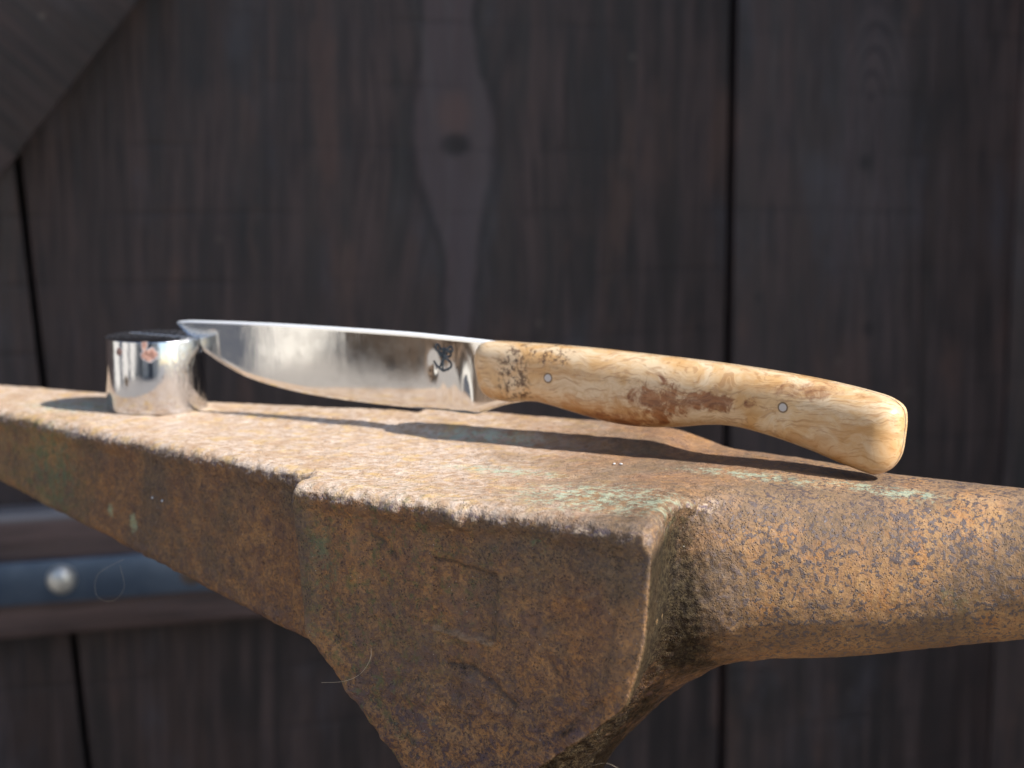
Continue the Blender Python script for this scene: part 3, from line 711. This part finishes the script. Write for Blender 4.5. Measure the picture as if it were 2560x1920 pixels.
# full tang between the two wooden scales
tang = HAND.copy(); cen = tang.mean(0)
bm = prism([(p[0]*.001, p[1]*.001) for p in HAND], -.00012, .00012)
link_mesh('tang', bm_mesh('tang', bm, 30), SATIN, knife)
def Tof(s): return np.interp(s, [108, 114, 125, 150, 175, 195, 215, 232, 240], [4.6, 5.4, 6.4, 7.8, 8.0, 7.2, 7.2, 7.4, 7.0])
def scale_sdf(s, w_, z):
    d2 = poly_sdf(s[:, :, 0], z[:, 0, :] if z.shape[1] == 1 else z, HAND) if False else None
_cache = {}
sx = np.arange(106.0, 242.6, .5); zx = np.arange(-2.0, 31.6, .5)
G2 = poly_sdf(sx[:, None], zx[None, :], HAND)-.0
def d2_at(s, z):
    fs = np.clip((s-106)/.5, 0, len(sx)-1.001); fz = np.clip((z+2)/.5, 0, len(zx)-1.001)
    i = fs.astype(int); j = fz.astype(int); a = fs-i; b = fz-j
    return (G2[i, j]*(1-a)*(1-b)+G2[i+1, j]*a*(1-b)+G2[i, j+1]*(1-a)*b+G2[i+1, j+1]*a*b)
def scale_f(s, w_, z):
    s, w_, z = np.broadcast_arrays(s, w_, z)
    d2 = d2_at(s, z); T = Tof(s); Rr = np.minimum(7.4, T-.7)
    q1 = d2+Rr; q2 = (w_-(T-Rr))+.25*np.clip((-d2-5)/5, -1, .0)
    dd = np.hypot(np.maximum(q1, 0), np.maximum(q2, 0))+np.minimum(np.maximum(q1, q2), 0)-Rr
    return np.maximum(dd, .1-w_).astype(np.float32)
Vh, Fh = surface_nets(scale_f, (106.5, .0, -1.5), (241.5, 10, 31), .5)
for _ in range(2):
    Nh = grad(scale_f, Vh, .2); dh = scale_f(Vh[:, 0], Vh[:, 1], Vh[:, 2]); Vh = Vh-Nh*np.clip(dh, -.4, .4)[:, None]
for sgn in (-1, 1):
    VV = Vh*np.array([1, sgn, 1])*.001; FF = Fh if sgn > 0 else Fh[:, ::-1]
    me = np_mesh('handle_scale', VV, FF); me.set_sharp_from_angle(angle=R(50))
    link_mesh('handle_scale', me, BURL, knife)
for s, z in ((136.5, 20.2), (208.4, 16.8)):
    T = float(Tof(s))
    bm = bmesh.new(); bmesh.ops.create_cone(bm, cap_ends=True, segments=40, radius1=.00118, radius2=.00118, depth=2*(T+.06)*.001)
    bmesh.ops.bevel(bm, geom=[e for e in bm.edges if len(e.link_faces) == 2 and any(len(f.verts) > 8 for f in e.link_faces)], offset=.00012, segments=2, affect='EDGES')
    bmesh.ops.rotate(bm, verts=bm.verts, matrix=Matrix.Rotation(R(90), 3, 'X'))
    pin = link_mesh('pin', bm_mesh('pin', bm, 40), SATIN, knife, (s*.001, 0, z*.001))
# struck maker's mark: dark grooves (zoomed photo coordinates -> mm on the blade face)
def mk(x, y): return (96.7+(x-540)*.234*.1385*1.13, 27.3-(y-300)*.234*.1405)
strokes = [[(475, 312), (492, 302), (508, 310), (516, 335), (512, 358), (494, 362), (476, 345), (475, 312)],
           [(512, 340), (535, 345), (556, 338), (585, 345)], [(556, 380), (560, 360), (580, 352), (606, 362), (622, 385), (612, 404), (588, 410), (564, 400), (556, 380)],
           [(590, 345), (612, 318), (630, 320), (640, 348), (624, 362), (610, 350)], [(500, 362), (515, 395), (545, 420), (590, 438), (618, 462), (624, 492), (600, 520), (560, 538), (540, 546)],
           [(449, 455), (470, 485), (500, 515), (540, 546)], [(545, 350), (552, 420), (542, 480), (538, 546)], [(520, 370), (548, 420), (530, 470), (512, 510)], [(570, 380), (592, 378)]]
bm = bmesh.new()
def blade_w(s, z):
    i = int(np.clip(np.searchsorted(sg, s), 1, nS-1)); row = rows[i]; zz = [r[0] for r in row][::-1]; hh = [r[1] for r in row][::-1]
    return float(np.interp(z, zz, hh))+dent(s, z)
for st in strokes:
    P = catmull([mk(*p) for p in st], 5); rad = .38; prev = None
    for i, p in enumerate(P):
        t = P[min(i+1, len(P)-1)]-P[max(i-1, 0)]; t = t/np.linalg.norm(t); nn = np.array([-t[1], t[0]])
        wv = blade_w(*p); ring = []
        for a in range(7):
            an = math.pi*a/6; q = p+nn*rad*math.cos(an)
            ring.append(bm.verts.new((q[0]*.001, -(wv-.02+.11*math.sin(an))*.001, q[1]*.001)))
        if prev:
            for a in range(6): bm.faces.new((prev[a], prev[a+1], ring[a+1], ring[a]))
        prev = ring
o = link_mesh('maker_mark', bm_mesh('maker_mark', bm, 60), MARK, blade)
o['label'] = 'dark struck monogram with two round ears above joined letters'

# ---------------------------------------------------------------- chromed cylinder with a slot, carries the tip
CC = Vector((-.1191, .568, 0)); CR, CH = .0166, .0245
bm = bmesh.new(); bmesh.ops.create_cone(bm, cap_ends=True, segments=160, radius1=CR, radius2=CR, depth=CH)
bmesh.ops.translate(bm, verts=bm.verts, vec=(0, 0, CH/2))
me = bm_mesh('steel_cylinder', bm)
tmp = bpy.data.objects.new('tmp', me); COL.objects.link(tmp)
bm = bmesh.new(); bmesh.ops.create_cube(bm, size=1)
for v in bm.verts: v.co = Vector((v.co.x*.06, v.co.y*.0013, v.co.z*.0100))
cutm = bm_mesh('cut', bm); cut = bpy.data.objects.new('cut', cutm); COL.objects.link(cut)
rel = Vector((KA[0], KA[1], 0))-CC
cut.location = (rel.x, rel.y, CH); cut.rotation_euler = (0, 0, KAZ)
b = tmp.modifiers.new('b', 'BOOLEAN'); b.object = cut; b.operation = 'DIFFERENCE'; b.solver = 'EXACT'
bv = tmp.modifiers.new('v', 'BEVEL'); bv.width = .00035; bv.segments = 3; bv.limit_method = 'ANGLE'; bv.angle_limit = R(35)
dg = bpy.context.evaluated_depsgraph_get(); me2 = bpy.data.meshes.new_from_object(tmp.evaluated_get(dg))
bpy.data.objects.remove(tmp); bpy.data.objects.remove(cut)
me2.name = 'steel_cylinder'
me2.polygons.foreach_set('use_smooth', [True]*len(me2.polygons)); me2.set_sharp_from_angle(angle=R(30))
me2.materials.clear()
for v in me2.vertices:
    if v.co.z > .0235: v.co.z += v.co.y*.028-.0003
cyl = link_mesh('steel_cylinder', me2, CHROME, loc=CC+Vector((0, 0, .0002)))
tag(cyl, 'short shiny steel cylinder with brown rust spots holding up the knife tip', 'cylinder')

# ---------------------------------------------------------------- small loose things: hairs and crumbs
HAIR = mat_simple('pale_hair', (.55, .45, .32), (.45, .36, .25), 300, .5)
ca, sa = math.cos(AZ), math.sin(AZ)
def uvz(u, v, z): return Vector((u*ca+v*sa, .48*1000-u*sa+v*ca, z))*.001
def hair(pts, r, label):
    P = catmull(pts, 8); W = [uvz(*p) for p in P]; c = W[0].copy(); bm = bmesh.new(); prev = None
    for i, p in enumerate(W):
        t = (W[min(i+1, len(W)-1)]-W[max(i-1, 0)]).normalized(); a = t.orthogonal().normalized(); b = t.cross(a)
        ring = [bm.verts.new(p-c+(a*math.cos(k*math.tau/5)+b*math.sin(k*math.tau/5))*r) for k in range(5)]
        if prev:
            for k in range(5): bm.faces.new((prev[k], prev[(k+1) % 5], ring[(k+1) % 5], ring[k]))
        prev = ring
    tag(link_mesh('hair', bm_mesh('hair', bm, 80), HAIR, loc=c), label, 'hair', 'stray hairs caught on the anvil')
hair([(-16, -73.5, -50), (-9, -74.2, -48.5), (-4, -74.3, -46), (-1, -74, -42), (-1, -73.2, -39)], .000035, 'fine pale hair curling over the lower left of the block face')
hair([(57, -66, -62), (62, -68, -60), (67, -68, -62), (68, -66, -66), (66, -64, -70)], .000035, 'fine hair under the lower right corner of the block')
hair([(-118, -30, -38), (-123, -36, -42), (-122, -38, -48), (-116, -38, -49), (-113, -36, -45), (-116, -34, -39)], .00003, 'looped fine hair hanging below the square horn')
CRUMB = mat_simple('white_crumb', (.75, .74, .72), (.6, .6, .6), 800, .6)
for i, (u, v, z, lb) in enumerate([(34.5, -5.5, .3, 'left one of two tiny white crumbs on the anvil top below the handle'), (36.3, -4.9, .3, 'right one of two tiny white crumbs on the anvil top below the handle')]):
    bm = bmesh.new(); bmesh.ops.create_icosphere(bm, subdivisions=2, radius=.00042)
    for vt in bm.verts: vt.co *= 1+random.uniform(-.35, .35); vt.co.z *= .55
    tag(link_mesh('crumb', bm_mesh('crumb', bm, 80), CRUMB, loc=uvz(u, v, z)), lb, 'crumb', 'white crumbs under the knife')
for (u, z, lb) in ((-104, -17.2, 'left one of two tiny white grains on the side of the square horn'), (-99, -17.4, 'right one of two tiny white grains on the side of the square horn')):
    bm = bmesh.new(); bmesh.ops.create_icosphere(bm, subdivisions=2, radius=.00036)
    vv = -52-.3075*(u+40)-.3
    tag(link_mesh('crumb', bm_mesh('crumb', bm, 80), CRUMB, loc=uvz(u, vv, z)), lb, 'crumb', 'two white grains on the square horn')
